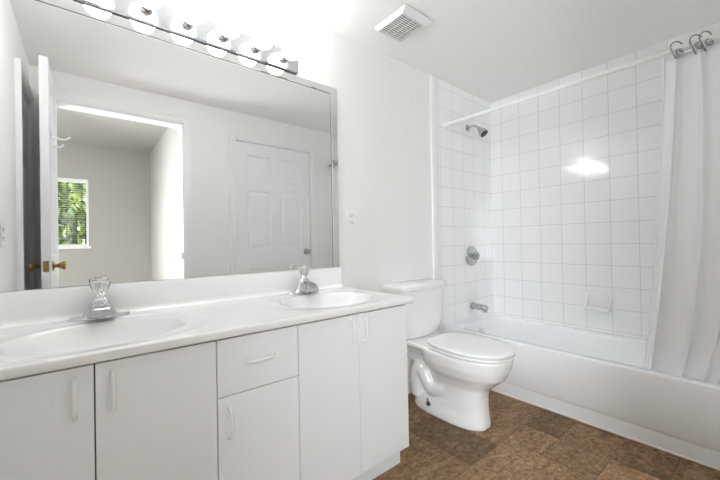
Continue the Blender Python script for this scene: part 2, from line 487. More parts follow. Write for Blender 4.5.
def panel_door(bm, wd, ht, th, wide=True):
    """six panel (or three panel) leaf in local x (0..wd), y (-th/2..th/2), z (0..ht)"""
    st = 0.105 if wide else 0.075
    cols = [(st, (wd - 0.10) / 2), ((wd + 0.10) / 2, wd - st)] if wide else [(st, wd - st)]
    rows = [(0.22, 0.80), (0.99, 1.56), (1.66, ht - 0.12)]
    core = th - 0.018
    box(bm, 0.002, wd - 0.002, -core / 2, core / 2, 0.002, ht - 0.002)
    # stiles and rails
    xs = [(0, cols[0][0])] + ([(cols[0][1], cols[1][0])] if wide else []) + [(cols[-1][1], wd)]
    for (a, b) in xs: box(bm, a, b, -th / 2, th / 2, 0, ht)
    zs = [(0, rows[0][0]), (rows[0][1], rows[1][0]), (rows[1][1], rows[2][0]), (rows[2][1], ht)]
    for (c0, c1) in cols:
        for (a, b) in zs: box(bm, c0, c1, -th / 2, th / 2, a, b)
        for (a, b) in rows:
            for s in (-1, 1):
                rings = []
                for ins, dep in ((0.0, th / 2), (0.010, core / 2 + 0.001), (0.022, core / 2 + 0.001), (0.050, th / 2 - 0.002)):
                    rings.append([Vector((x, s * dep, z)) for x, z in ((c0 + ins, a + ins), (c1 - ins, a + ins), (c1 - ins, b - ins), (c0 + ins, b - ins))])
                loft(bm, rings, False, True)
    return bm

def knob(o_parent, base, axis, mat, label=None, r=0.026, L=0.062):
    bm = B()
    lathe(bm, [(0.030, 0), (0.030, 0.004), (0.024, 0.009), (0.012, 0.012), (0.010, 0.022), (0.016, 0.032), (r, L - 0.012), (r * 0.98, L - 0.004), (r * 0.75, L)], base, axis, 24)
    k = obj('knob', bm, mat, o_parent)
    return tag(k, label) if label else k

# closet door (closed) in the door wall
bm = B(); panel_door(bm, CX1 - CX0 - 0.030, CZ - 0.025, 0.036)
bmesh.ops.translate(bm, verts=bm.verts[:], vec=(CX0 + 0.015, -W - 0.035, 0.010))
d1 = struct(obj('door_1', bm, M['door'], loc=(CX0, -W - 0.035, 0.01), smooth=False), 'closed white six panel door with a silver knob seen in the mirror', 'door')
knob(d1, (1.862, -W - 0.017, 0.958), (0, 1, 0), M['satin'], 'silver round door knob')
# bathroom door leaf (open) standing at right angles to the door wall
bm = B(); panel_door(bm, 0.640, 2.098, 0.038)
bmesh.ops.rotate(bm, verts=bm.verts[:], cent=(0, 0, 0), matrix=Matrix.Rotation(PI / 2, 3, 'Z'))
LX = -0.162
bmesh.ops.translate(bm, verts=bm.verts[:], vec=(LX, -W + 0.010, 0.012))
d2 = struct(obj('door_2', bm, M['door'], loc=(LX, -W + 0.01, 0.012), smooth=False), 'open white door leaf standing edge on with brass knobs', 'door')
YF = -W + 0.010 + 0.640
knob(d2, (LX + 0.018, YF - 0.140, 0.945), (1, 0, 0), M['brass'], 'antique brass door knob')
knob(d2, (LX - 0.018, YF - 0.140, 0.945), (-1, 0, 0), M['brass'], 'antique brass door knob')
bm = B(); box(bm, LX - 0.012, LX + 0.012, YF - 0.001, YF + 0.002, 0.918, 0.978, bev=0.0008); lathe(bm, [(0.008, 0), (0.007, 0.008)], (LX, YF + 0.001, 0.948), (0, 1, 0), 12)
tag(obj('latch_plate', bm, M['brass'], d2), 'brass latch plate on the door edge')
bm = B()
box(bm, LX + 0.018, LX + 0.024, -1.125, -1.085, 1.64, 1.74, bev=0.002)
for dz, ln in ((1.715, 0.085), (1.665, 0.055)):
    tube(bm, smooth_path([(LX + 0.018, -1.105, dz), (LX + 0.045, -1.105, dz - 0.008), (LX + 0.02 + ln * 0.7, -1.105, dz - 0.012), (LX + 0.02 + ln, -1.105, dz + 0.008)]), 0.005, 8)
tag(obj('coat_hook', bm, M['plastic'], d2), 'white double coat hook')
# narrow closet door in the left wall
bm = B(); panel_door(bm, 0.495, 1.99, 0.034, wide=False)
bmesh.ops.rotate(bm, verts=bm.verts[:], cent=(0, 0, 0), matrix=Matrix.Rotation(PI / 2, 3, 'Z'))
bmesh.ops.translate(bm, verts=bm.verts[:], vec=(XL - 0.022, -1.49, 0.010))
d3 = struct(obj('door_3', bm, M['door'], loc=(XL - 0.022, -1.49, 0.01), smooth=False), 'narrow shadowed closet door behind the open door leaf', 'door')
struct(sweep_casing('trim_6', lambda u, t, z: Vector((XL + t, u, z)), -1.50, -0.985, 2.02, 0.048, 0.026), 'white casing around the narrow closet door in the side wall', 'door casing')

# ------------------------------------------------------------------ bedroom behind the doorway
BX0, BX1, BY1 = -2.2, 0.70, -3.70
WX0, WX1, WZ0, WZ1 = -0.95, 0.05, 1.060, 1.872
bm = B(); box(bm, BX0 - TH, BX1 + TH, BY1 - TH, -W - TH, -0.08, 0.0)
struct(obj('floor', bm, M['bedfloor'], loc=(-0.8, -2.6, 0)), 'bedroom floor beyond the doorway', 'floor')
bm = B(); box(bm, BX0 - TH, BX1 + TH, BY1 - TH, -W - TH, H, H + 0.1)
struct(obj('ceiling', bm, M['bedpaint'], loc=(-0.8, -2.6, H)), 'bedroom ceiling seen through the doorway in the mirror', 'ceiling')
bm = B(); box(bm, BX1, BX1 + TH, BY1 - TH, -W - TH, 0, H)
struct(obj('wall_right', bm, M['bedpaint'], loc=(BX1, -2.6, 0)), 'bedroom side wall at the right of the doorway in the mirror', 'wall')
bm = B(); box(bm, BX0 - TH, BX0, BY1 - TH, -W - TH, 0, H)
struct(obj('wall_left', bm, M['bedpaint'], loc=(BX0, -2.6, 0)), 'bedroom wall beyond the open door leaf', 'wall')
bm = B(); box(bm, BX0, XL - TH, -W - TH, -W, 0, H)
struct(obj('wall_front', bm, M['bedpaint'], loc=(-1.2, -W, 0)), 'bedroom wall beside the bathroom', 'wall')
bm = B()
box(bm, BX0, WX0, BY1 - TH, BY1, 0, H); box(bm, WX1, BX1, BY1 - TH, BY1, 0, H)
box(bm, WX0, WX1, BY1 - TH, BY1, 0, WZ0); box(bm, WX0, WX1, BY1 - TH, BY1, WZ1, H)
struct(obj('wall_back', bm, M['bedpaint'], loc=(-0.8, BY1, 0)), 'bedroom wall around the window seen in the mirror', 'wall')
bm = B()
f = 0.022
box(bm, WX0, WX0 + f, BY1 - 0.08, BY1 + 0.004, WZ0, WZ1); box(bm, WX1 - f, WX1, BY1 - 0.08, BY1 + 0.004, WZ0, WZ1)
box(bm, WX0 + f, WX1 - f, BY1 - 0.08, BY1 + 0.004, WZ0, WZ0 + f); box(bm, WX0 + f, WX1 - f, BY1 - 0.08, BY1 + 0.004, WZ1 - f, WZ1)
box(bm, WX0 - 0.02, WX1 + 0.02, BY1 - 0.02, BY1 + 0.03, WZ0 - 0.03, WZ0)
win = struct(obj('window_1', bm, M['trim']), 'white framed bedroom window with greenery outside', 'window')
bm = B(); box(bm, WX0 + f, WX1 - f, BY1 - 0.052, BY1 - 0.048, WZ0 + f, WZ1 - f)
obj('pane', bm, M['glass'], win)
bl = thing('window_blind', ((WX0 + WX1) / 2, BY1 - 0.022, WZ0 + f), 'white venetian blind with open slats in bedroom window', 'blind')
bm = B(); box(bm, WX0 + f + 0.004, WX1 - f - 0.004, BY1 - 0.036, BY1 - 0.008, WZ1 - f - 0.024, WZ1 - f - 0.001)
obj('headrail', bm, M['plastic'], bl)
bm = B()
k = 0
z = WZ0 + f + 0.012
while z < WZ1 - f - 0.03:
    box(bm, WX0 + f + 0.006, WX1 - f - 0.006, BY1 - 0.034, BY1 - 0.010, z, z + 0.0012); z += 0.026
obj('slats', bm, M['plastic'], bl)
# outside: lawn, railing, tree
bm = B(); box(bm, -8, 6, -14, BY1 - TH - 0.01, -0.2, 0)
struct(obj('ground', bm, M['ground'], loc=(0, -8, 0)), 'green lawn outside the bedroom window', 'lawn')
rl = thing('balcony_railing', (-0.3, -4.7, 0), 'black iron railing outside the bedroom window', 'railing')
bm = B(); box(bm, -2.2, 1.2, -4.72, -4.68, 1.43, 1.46); box(bm, -2.2, 1.2, -4.71, -4.69, 0.10, 0.13)
obj('rail', bm, M['black'], rl)
x = -2.18
first = None
while x < 1.2:
    if first is None:
        bm = B(); box(bm, x - 0.009, x + 0.009, -4.709, -4.691, 0, 1.43); first = obj('baluster', bm, M['black'], rl); bx = x
    else:
        c = first.copy(); C.objects.link(c); c.parent = rl; c.location = (x - bx, 0, 0)
    x += 0.10
def tree(px, py, label):
    t = thing('leafy_tree', (px, py, 0), label, 'tree', 'trees outside the window')
    bm = B(); tube(bm, smooth_path([(px, py, 0), (px + 0.05, py, 0.9), (px - 0.04, py, 1.8), (px, py, 2.6)]), [0.09 - 0.002 * i for i in range(25)], 10)
    obj('trunk', bm, M['bark'], t)
    bm = B()
    for i in range(2600):
        while True:
            q = Vector((random.uniform(-1, 1), random.uniform(-1, 1), random.uniform(-1, 1)))
            if q.length < 1: break
        c = Vector((px, py, 1.75)) + Vector((q.x * 1.0, q.y * 0.7, q.z * 1.25))
        a = Vector((random.gauss(0, 1), random.gauss(0, 1), random.gauss(0, 1))).normalized()
        d, u, w = frame_of(a); s = random.uniform(0.07, 0.13)
        vv = [bm.verts.new(c + u * s * 0.55 * k0 + w * s * k1 + d * kk * s * 0.15) for k0, k1, kk in ((0, -1, 0), (1, -0.1, 1), (0, 1, 0), (-1, -0.1, 1))]
        bm.faces.new(vv)
    obj('leaves', bm, M['leaf'], t, smooth=False)
    return t
for px, py in ((0.1, -6.4), (-2.2, -6.4), (2.5, -6.6)):
    tree(px, py, 'bushy green tree beyond the black railing outside the window')

# ------------------------------------------------------------------ bathtub
RZ = 0.372
ycl, ycr = -0.003, -W + 0.003
tub = thing('bathtub', ((XA + XF) / 2, -W / 2, 0), 'white alcove bathtub with a plain front apron', 'bathtub')
bm = B()
xm0, xm1 = XA, XF - 0.003
def tubring(inset_f, inset_b, inset_e0, inset_e1, r, z, n=8):
    x0, x1 = xm0 + inset_f, xm1 - inset_b; y0, y1 = ycr + inset_e1, ycl - inset_e0
    return rrect((x0 + x1) / 2, (y0 + y1) / 2, (x1 - x0) / 2, (y1 - y0) / 2, r, z, n)
rings = [tubring(0.006, 0.0, 0, 0, 0.002, 0.085), tubring(0.0, 0.0, 0, 0, 0.002, 0.098), tubring(0.002, 0.0, 0, 0, 0.003, RZ - 0.020), tubring(0.006, 0.0, 0.0, 0.0, 0.004, RZ - 0.006), tubring(0.014, 0.0, 0.0, 0.0, 0.006, RZ),
         tubring(0.060, 0.045, 0.050, 0.06, 0.09, RZ), tubring(0.070, 0.055, 0.058, 0.075, 0.10, RZ - 0.006), tubring(0.078, 0.064, 0.064, 0.09, 0.10, RZ - 0.025),
         tubring(0.105, 0.095, 0.085, 0.22, 0.11, 0.13), tubring(0.135, 0.125, 0.115, 0.29, 0.10, 0.075), tubring(0.20, 0.18, 0.18, 0.36, 0.08, 0.062)]
loft(bm, rings, True, True)
obj('basin', bm, M['tub'], tub)
bm = B()
box(bm, XA + 0.010, XA + 0.03, ycr, ycl, 0.0, 0.095, bev=0.003)
obj('apron_skirt', bm, M['tub'], tub)
bm = B(); tube(bm, [(XA + 0.008, ycl - 0.01, 0.004), (XA + 0.008, -0.7, 0.005), (XA + 0.008, ycr + 0.01, 0.004)], 0.0065, 8)
tag(obj('caulk_line', bm, M['caulk'], tub), 'thin pinkish caulk line along the floor')
ov = B(); lathe(ov, [(0.036, 0), (0.036, 0.004), (0.030, 0.010), (0.012, 0.013), (0.010, 0.012)], (2.545, -0.076, 0.283), (0, -1, 0.10), 28)
box(ov, 2.541, 2.549, -0.106, -0.080, 0.262, 0.292, bev=0.002)
tag(obj('overflow_plate', ov, M['chrome'], tub), 'round chrome overflow plate')
# ------------------------------------------------------------------ shower fittings
sp = thing('tub_spout', (2.532, 0, 0.495), 'chrome tub spout on the tiled wall above the tub', 'spout')
bm = B()
tube(bm, [(2.532, 0.0, 0.497), (2.532, -0.012, 0.497), (2.532, -0.0125, 0.497), (2.532, -0.09, 0.496), (2.532, -0.125, 0.492), (2.532, -0.138, 0.488)], [0.030, 0.030, 0.026, 0.025, 0.024, 0.018], 20)
obj('body', bm, M['satin'], sp)
bm = B(); lathe(bm, [(0.020, 0), (0.019, 0.032)], (2.532, -0.118, 0.492), (0, 0, -1), 18)
obj('nozzle', bm, M['satin'], sp)
sv = thing('shower_valve', (2.532, 0, 0.918), 'round chrome shower valve with a clear knob on the tiled wall', 'shower valve')
bm = B(); lathe(bm, [(0.083, 0), (0.084, 0.004), (0.080, 0.009), (0.060, 0.014), (0.030, 0.020), (0.024, 0.026)], (2.532, 0, 0.918), (0, -1, 0), 40)
torus(bm, (2.532, -0.006, 0.918), (0, -1, 0), 0.079, 0.0055, 48, 10); torus(bm, (2.532, -0.012, 0.918), (0, -1, 0), 0.052, 0.003, 40, 8)
obj('escutcheon', bm, M['satin'], sv)
bm = B(); lathe(bm, [(0.019, 0.02), (0.018, 0.034)], (2.532, 0, 0.918), (0, -1, 0), 20)
obj('stem', bm, M['bolt'], sv)
bm = B()
rings = []
for r, h in ((0.020, 0.030), (0.030, 0.036), (0.034, 0.046), (0.034, 0.056), (0.027, 0.062)):
    rings.append([Vector((2.532 + r * (1 + 0.10 * math.cos(8 * t)) * math.cos(t), -h, 0.918 + r * (1 + 0.10 * math.cos(8 * t)) * math.sin(t))) for t in [2 * PI * i / 48 for i in range(48)]])
loft(bm, rings)
tag(obj('knob', bm, M['acrylic'], sv), 'clear faceted acrylic knob')
sh = thing('showerhead', (2.515, 0, 1.995), 'satin chrome shower head on a short wall arm', 'shower head')
bm = B(); lathe(bm, [(0.030, 0), (0.030, 0.003), (0.022, 0.010), (0.012, 0.013)], (2.515, 0, 1.997), (0, -1, 0), 28)
obj('flange', bm, M['satin'], sh)
bm = B(); tube(bm, smooth_path([(2.515, 0, 1.997), (2.515, -0.04, 2.002), (2.515, -0.075, 1.992), (2.515, -0.105, 1.966)]), 0.0095, 12)
obj('arm', bm, M['satin'], sh)
bm = B(); ax = Vector((0, -0.62, -0.78))
lathe(bm, [(0.013, -0.004), (0.016, 0.008), (0.017, 0.018), (0.015, 0.024), (0.026, 0.034), (0.034, 0.050), (0.037, 0.068), (0.036, 0.074)], (2.515, -0.104, 1.968), ax, 28)
hd = obj('head', bm, M['satin'], sh)
bm = B(); lathe(bm, [(0.032, 0.0735), (0.031, 0.0755), (0.018, 0.0760), (0.017, 0.079)], (2.515, -0.104, 1.968), ax, 28)
tag(obj('spray_face', bm, M['bolt'], hd), 'dark spray face')
# soap dish
sd = thing('soap_dish', (XF, -0.815, 0.59), 'white ceramic soap dish on the tiled wall above the tub', 'soap dish')
bm = B()
box(bm, XF - 0.012, XF, -0.897, -0.733, 0.523, 0.653, bev=0.004)
obj('back_plate', bm, M['ceramic'], sd)
bm = B()
y0, y1 = -0.892, -0.738
# tray with raised lip and two side cheeks
box(bm, XF - 0.078, XF - 0.008, y0, y1, 0.530, 0.545, bev=0.005)
box(bm, XF - 0.084, XF - 0.072, y0, y1, 0.530, 0.560, bev=0.005)
obj('tray', bm, M['ceramic'], sd)
for ya in (y0, y1 - 0.012):
    bm = B()
    pts = [(XF - 0.010, 0.532), (XF - 0.082, 0.532), (XF - 0.084, 0.556), (XF - 0.050, 0.585), (XF - 0.014, 0.648), (XF - 0.010, 0.648)]
    loft(bm, [[Vector((x, ya, z)) for x, z in pts], [Vector((x, ya + 0.012, z)) for x, z in pts]])
    obj('cheek', bm, M['ceramic'], sd, smooth=False)
# curtain rod
RODZ = 1.945
rod = thing('curtain_rod', (XA, -W / 2, RODZ), 'white tension rod across the front of the tub', 'curtain rod')
bm = B(); tube(bm, [(XA, -0.012, RODZ + 0.008), (XA, -0.60, RODZ)], 0.0125, 16); obj('tube', bm, M['plastic'], rod)
bm = B(); tube(bm, [(XA, -0.58, RODZ), (XA, -W + 0.012, RODZ - 0.006)], 0.0145, 16); obj('tube', bm, M['plastic'], rod)
for y, s in ((0.0, -1), (-W, 1)):
    bm = B(); lathe(bm, [(0.024, 0), (0.022, 0.012), (0.016, 0.02)], (XA, y, RODZ + (0.008 if s < 0 else -0.006)), (0, s, 0), 24)
    obj('end_cap', bm, M['plastic'], rod)
# shower curtain: a wavy sheet that hangs from the rod into the tub
sc = thing('shower_curtain', (XA, -1.43, 1.90), 'white shower curtain gathered at the end of the tub', 'curtain')
bm = B()
NU, NV = 150, 46
def curtain_pt(u, v):
    # u along the width 0..1 (0 = free edge), v 0 top .. 1 bottom
    ztop = RODZ - 0.021 - 0.012 * abs(math.sin(PI * u * 4.5)) * (1 - v)
    zb = 0.300
    z = ztop + (zb - ztop) * v
    yl = -1.293 + 0.137 * v ** 1.5; yr = -W + 0.014
    yr += 0.14 * v ** 3
    y = yl + (yr - yl) * u
    x = XA + 0.128 * min(1.0, v * 1.06) ** 1.2
    amp = 0.016 + 0.010 * v
    ph = 2 * PI * (3.4 * u + 0.25 * math.sin(5 * u + 1.5 * v)) + 0.5 * v
    x += amp * math.sin(ph) * (0.55 + 0.45 * math.sin(3.1 * u + 1.0)) + 0.005 * math.sin(2 * ph + 1.3)
    y += 0.012 * math.cos(ph) * (1 if 0.03 < u < 0.97 else 0.3)
    y = max(y, -W + 0.012)
    return Vector((x, y, z))
grid = [[bm.verts.new(curtain_pt(i / NU, j / NV)) for i in range(NU + 1)] for j in range(NV + 1)]
for j in range(NV):
    for i in range(NU):
        bm.faces.new((grid[j][i], grid[j][i + 1], grid[j + 1][i + 1], grid[j + 1][i]))
sheet = obj('sheet', bm, M['curtain'], sc, angle=180)
mod = sheet.modifiers.new('thickness', 'SOLIDIFY'); mod.thickness = 0.0015
bm = B()
hem = [curtain_pt(0, j / NV) for j in range(NV + 1)]
tube(bm, hem, 0.0035, 8); obj('hem', bm, M['curtain'], sc)
# hooks
HOOKS = ((0.15, 'nearest the free curtain edge'), (0.36, 'second from the free curtain edge'), (0.56, 'third from the free curtain edge'), (0.75, 'second from the tub end wall'), (0.93, 'nearest the tub end wall'))
for k, (u, pl) in enumerate(HOOKS):
    p = curtain_pt(u, 0.012)
    yy = p.y
    h = thing('curtain_hook', (XA, yy, RODZ), 'chrome curtain hook on the rod, ' + pl, 'curtain hook', 'hooks along the curtain rod')
    e1 = Vector((0.72, -0.69, 0)).normalized()
    bm = B()
    path = []
    for t in range(0, 29):
        a = math.radians(-95 + t * 10.5)
        q = Vector((XA, yy, RODZ + 0.006)) + e1 * (0.027 * math.cos(a)) + Vector((0, 0, 0.027 * math.sin(a)))
        path.append(q)
    path.append(Vector((p.x - 0.006, p.y, p.z - 0.006)))
    tube(bm, smooth_path(path, 2), 0.0026, 8)
    obj('wire', bm, M['hook'], h)
    bm = B()
    c0_ = Vector((XA - 0.026, yy - 0.012, RODZ - 0.030))
    lathe(bm, [(0.001, -0.009), (0.010, -0.007), (0.016, 0), (0.010, 0.007), (0.001, 0.009)], c0_, (-0.7, -0.6, 0.2), 22)
    bd = tag(obj('bead', bm, M['acrylic'], h), 'clear round bead')
    bm = B(); torus(bm, c0_, (-0.7, -0.6, 0.2), 0.0165, 0.0018, 24, 8)
    obj('bead_rim', bm, M['hook'], bd)

# ------------------------------------------------------------------ toilet
TX = 1.722
toi = thing('toilet', (TX, -0.35, 0), 'white two piece toilet with closed lid beside the tub', 'toilet')
def egg(z, vb, vf, hw, p=2.3, n=48, back=2.8, wide=0.46):
    """outline seen from above: v runs from the wall, widest nearer the back"""
    pts = []
    vc = vb + (vf - vb) * wide
    for i in range(n):
        t = 2 * PI * i / n
        c, s = math.cos(t), math.sin(t)
        e = p if c > 0 else back
        rr = (abs(c) ** e + abs(s) ** e) ** (-1 / e)
        v = vc + c * rr * ((vf - vc) if c > 0 else (vc - vb))
        pts.append(Vector((TX + s * rr * hw, -v, z)))
    return pts
bm = B()
loft(bm, [egg(0.0, 0.10, 0.602, 0.114, 2.6, wide=0.5), egg(0.018, 0.10, 0.602, 0.114, 2.6, wide=0.5), egg(0.05, 0.108, 0.599, 0.109, 2.6, wide=0.5), egg(0.075, 0.13, 0.596, 0.102, 2.6, wide=0.5), egg(0.12, 0.27, 0.592, 0.097, 2.5, wide=0.5), egg(0.18, 0.27, 0.593, 0.097, 2.4, wide=0.55),
          egg(0.22, 0.25, 0.610, 0.104, 2.3), egg(0.26, 0.23, 0.655, 0.122), egg(0.30, 0.21, 0.700, 0.150), egg(0.345, 0.20, 0.720, 0.168), egg(0.385, 0.20, 0.730, 0.176), egg(0.408, 0.20, 0.733, 0.179), egg(0.415, 0.21, 0.727, 0.173)])
# tank deck
loft(bm, [rrect(TX, -0.155, 0.060, 0.090, 0.03, 0.27), rrect(TX, -0.15, 0.085, 0.115, 0.03, 0.33), rrect(TX, -0.155, 0.125, 0.130, 0.035, 0.375), rrect(TX, -0.16, 0.165, 0.150, 0.03, 0.405), rrect(TX, -0.16, 0.165, 0.150, 0.03, 0.425)])
# trapway bulging at both sides
for s in (-1, 1):
    tube(bm, smooth_path([(TX + s * 0.045, -0.44, 0.28), (TX + s * 0.062, -0.34, 0.165), (TX + s * 0.062, -0.255, 0.150), (TX + s * 0.060, -0.20, 0.235), (TX + s * 0.055, -0.145, 0.22), (TX + s * 0.05, -0.14, 0.06)]), 0.045, 14)
box(bm, TX - 0.045, TX + 0.045, -0.45, -0.13, 0.02, 0.34)
bowl = obj('bowl', bm, M['ceramic'], toi, angle=180)
rm = bowl.modifiers.new('remesh', 'REMESH'); rm.mode = 'VOXEL'; rm.voxel_size = 0.0065; rm.use_smooth_shade = True
sm = bowl.modifiers.new('smooth', 'SMOOTH'); sm.factor = 0.6; sm.iterations = 8
# seat and lid
bm = B()
loft(bm, [egg(0.419, 0.275, 0.728, 0.172), egg(0.419, 0.268, 0.738, 0.179), egg(0.424, 0.265, 0.742, 0.183), egg(0.430, 0.267, 0.740, 0.181), egg(0.433, 0.272, 0.734, 0.176)])
obj('seat', bm, M['plastic'], toi)
bm = B()
loft(bm, [egg(0.44205, 0.268, 0.733, 0.175), egg(0.4420, 0.262, 0.740, 0.182), egg(0.4490, 0.262, 0.740, 0.182), egg(0.4545, 0.266, 0.735, 0.178), egg(0.45900, 0.285, 0.714, 0.160), egg(0.4590, 0.36, 0.62, 0.10)])
obj('lid', bm, M['plastic'], toi)
for s in (-1, 1):
    bm = B(); lathe(bm, [(0.012, 0), (0.012, 0.05)], (TX + s * 0.075 - 0.025, -0.262, 0.440), (1, 0, 0), 14); box(bm, TX + s * 0.075 - 0.02, TX + s * 0.075 + 0.02, -0.275, -0.245, 0.42, 0.442, bev=0.003)
    obj('hinge', bm, M['plastic'], toi)
for s in (-1, 1):
    bm = B(); lathe(bm, [(0.016, -0.004), (0.015, 0.004), (0.008, 0.006), (0.007, 0.012), (0.004, 0.013), (0.004, 0.036)], (TX + s * 0.103, -0.27, 0.060), (s * 0.45, 0, 1), 12)
    tag(obj('floor_bolt', bm, M['bolt'], toi), 'dark exposed floor bolt')
# tank: tapered with a bowed front
def tankring(z, hw, d, bow=0.018, r=0.035, back=-0.022):
    pts = []
    for q in rrect(TX, back - d / 2, hw, d / 2, r, z, 6):
        f_ = max(0.0, (back - q.y) / d)
        pts.append(Vector((q.x, q.y - bow * f_ * (1 - ((q.x - TX) / hw) ** 2), z)))
    return pts
def bowring(z, hw, d, bow, back=-0.018, n=14, r=0.03):
    """back corners square, front curved"""
    pts = []
    for i in range(n + 1):
        t = -1 + 2 * i / n
        sxx = t * (hw - r * 0.2)
        pts.append(Vector((TX + sxx, back - d - bow * (1 - t * t) + (r * 0.6 if abs(t) == 1 else 0), z)))
    pts += [Vector((TX + hw, back - d + r * 1.4, z)), Vector((TX + hw, back - 0.004, z)), Vector((TX + hw - 0.006, back, z))]
    pts += [Vector((TX - hw + 0.006, back, z)), Vector((TX - hw, back - 0.004, z)), Vector((TX - hw, back - d + r * 1.4, z))]
    return pts
bm = B()
loft(bm, [bowring(0.427, 0.150, 0.125, 0.02), bowring(0.440, 0.172, 0.140, 0.022), bowring(0.50, 0.192, 0.150, 0.024), bowring(0.60, 0.205, 0.157, 0.026), bowring(0.738, 0.214, 0.162, 0.028)])
obj('tank', bm, M['ceramic'], toi, angle=50)
bm = B()
loft(bm, [bowring(0.739, 0.218, 0.166, 0.030, -0.014), bowring(0.742, 0.226, 0.174, 0.032, -0.012), bowring(0.765, 0.228, 0.176, 0.032, -0.012), bowring(0.775, 0.224, 0.172, 0.031, -0.014), bowring(0.780, 0.205, 0.155, 0.030, -0.022)])
obj('tank_lid', bm, M['ceramic'], toi, angle=50)

# ------------------------------------------------------------------ vanity cabinet
D = 0.54
VX0, VX1 = XL + 0.002, 1.150
van = thing('vanity_cabinet', ((VX0 + VX1) / 2, -0.27, 0), 'long white flat front bathroom vanity cabinet under the double sink top', 'cabinet')
bm = B()
box(bm, VX0, VX0 + 0.016, -D + 0.022, -0.002, 0.100, 0.770); box(bm, VX1 - 0.016, VX1, -D + 0.018, -0.002, 0.100, 0.770)
box(bm, VX0, VX1, -D + 0.022, -0.002, 0.100, 0.116); box(bm, VX0, VX1, -0.012, -0.002, 0.1, 0.77)
for sx in (0.308, 0.586):
    box(bm, sx - 0.008, sx + 0.008, -D + 0.022, -0.012, 0.116, 0.770)
for zz in (0.584,):
    box(bm, 0.316, 0.578, -D + 0.022, -0.012, zz - 0.008, zz + 0.008)
obj('carcass', bm, M['cab'], van, smooth=False)
bm = B(); box(bm, VX0 + 0.016, VX1 - 0.016, -D + 0.019, -D + 0.0215, 0.105, 0.768)
tag(obj('shadow_gap_board', bm, M['cabdark'], van), 'dark board standing in for the shade in the door gaps')
bm = B(); box(bm, VX0, VX1 + 0.004, -D + 0.065, -0.01, 0.0, 0.100)
obj('toe_kick', bm, M['cab'], van, smooth=False)
def handle(parent, c, vert=True, L=0.095):
    """bow pull: rounded bar on two feet"""
    pts = []
    for t, dep in ((-0.5, 0.0), (-0.46, 0.014), (-0.36, 0.024), (0, 0.027), (0.36, 0.024), (0.46, 0.014), (0.5, 0.0)):
        s = t * L
        pts.append((c[0], c[1] - dep, c[2] + s) if vert else (c[0] + s, c[1] - dep, c[2]))
    bm = B(); tube(bm, smooth_path(pts, 5), 0.0058, 12)
    return obj('handle', bm, M['plastic'], parent)
g = 0.0016
fronts = [('door', VX0, 0.017, 0.108, 0.7625), ('door', 0.017, 0.308, 0.108, 0.7625), ('drawer', 0.308, 0.586, 0.584, 0.7625), ('door', 0.308, 0.586, 0.108, 0.584), ('door', 0.586, 0.864, 0.108, 0.7625), ('door', 0.864, 1.150, 0.108, 0.7625)]
hpos = [(-0.021, 0.687, True), (0.054, 0.686, True), (0.4425, 0.680, False), (0.342, 0.503, True), (0.823, 0.695, True), (0.888, 0.696, True)]
for (nm, x0, x1, z0, z1), (hx, hz, vt) in zip(fronts, hpos):
    bm = B(); box(bm, x0 + g, x1 - g, -D, -D + 0.018, z0 + g, z1 - g, bev=0.0012, seg=1)
    dd = obj(nm, bm, M['cab'], van, smooth=False)
    handle(dd, (hx, -D + 0.002, hz), vt)

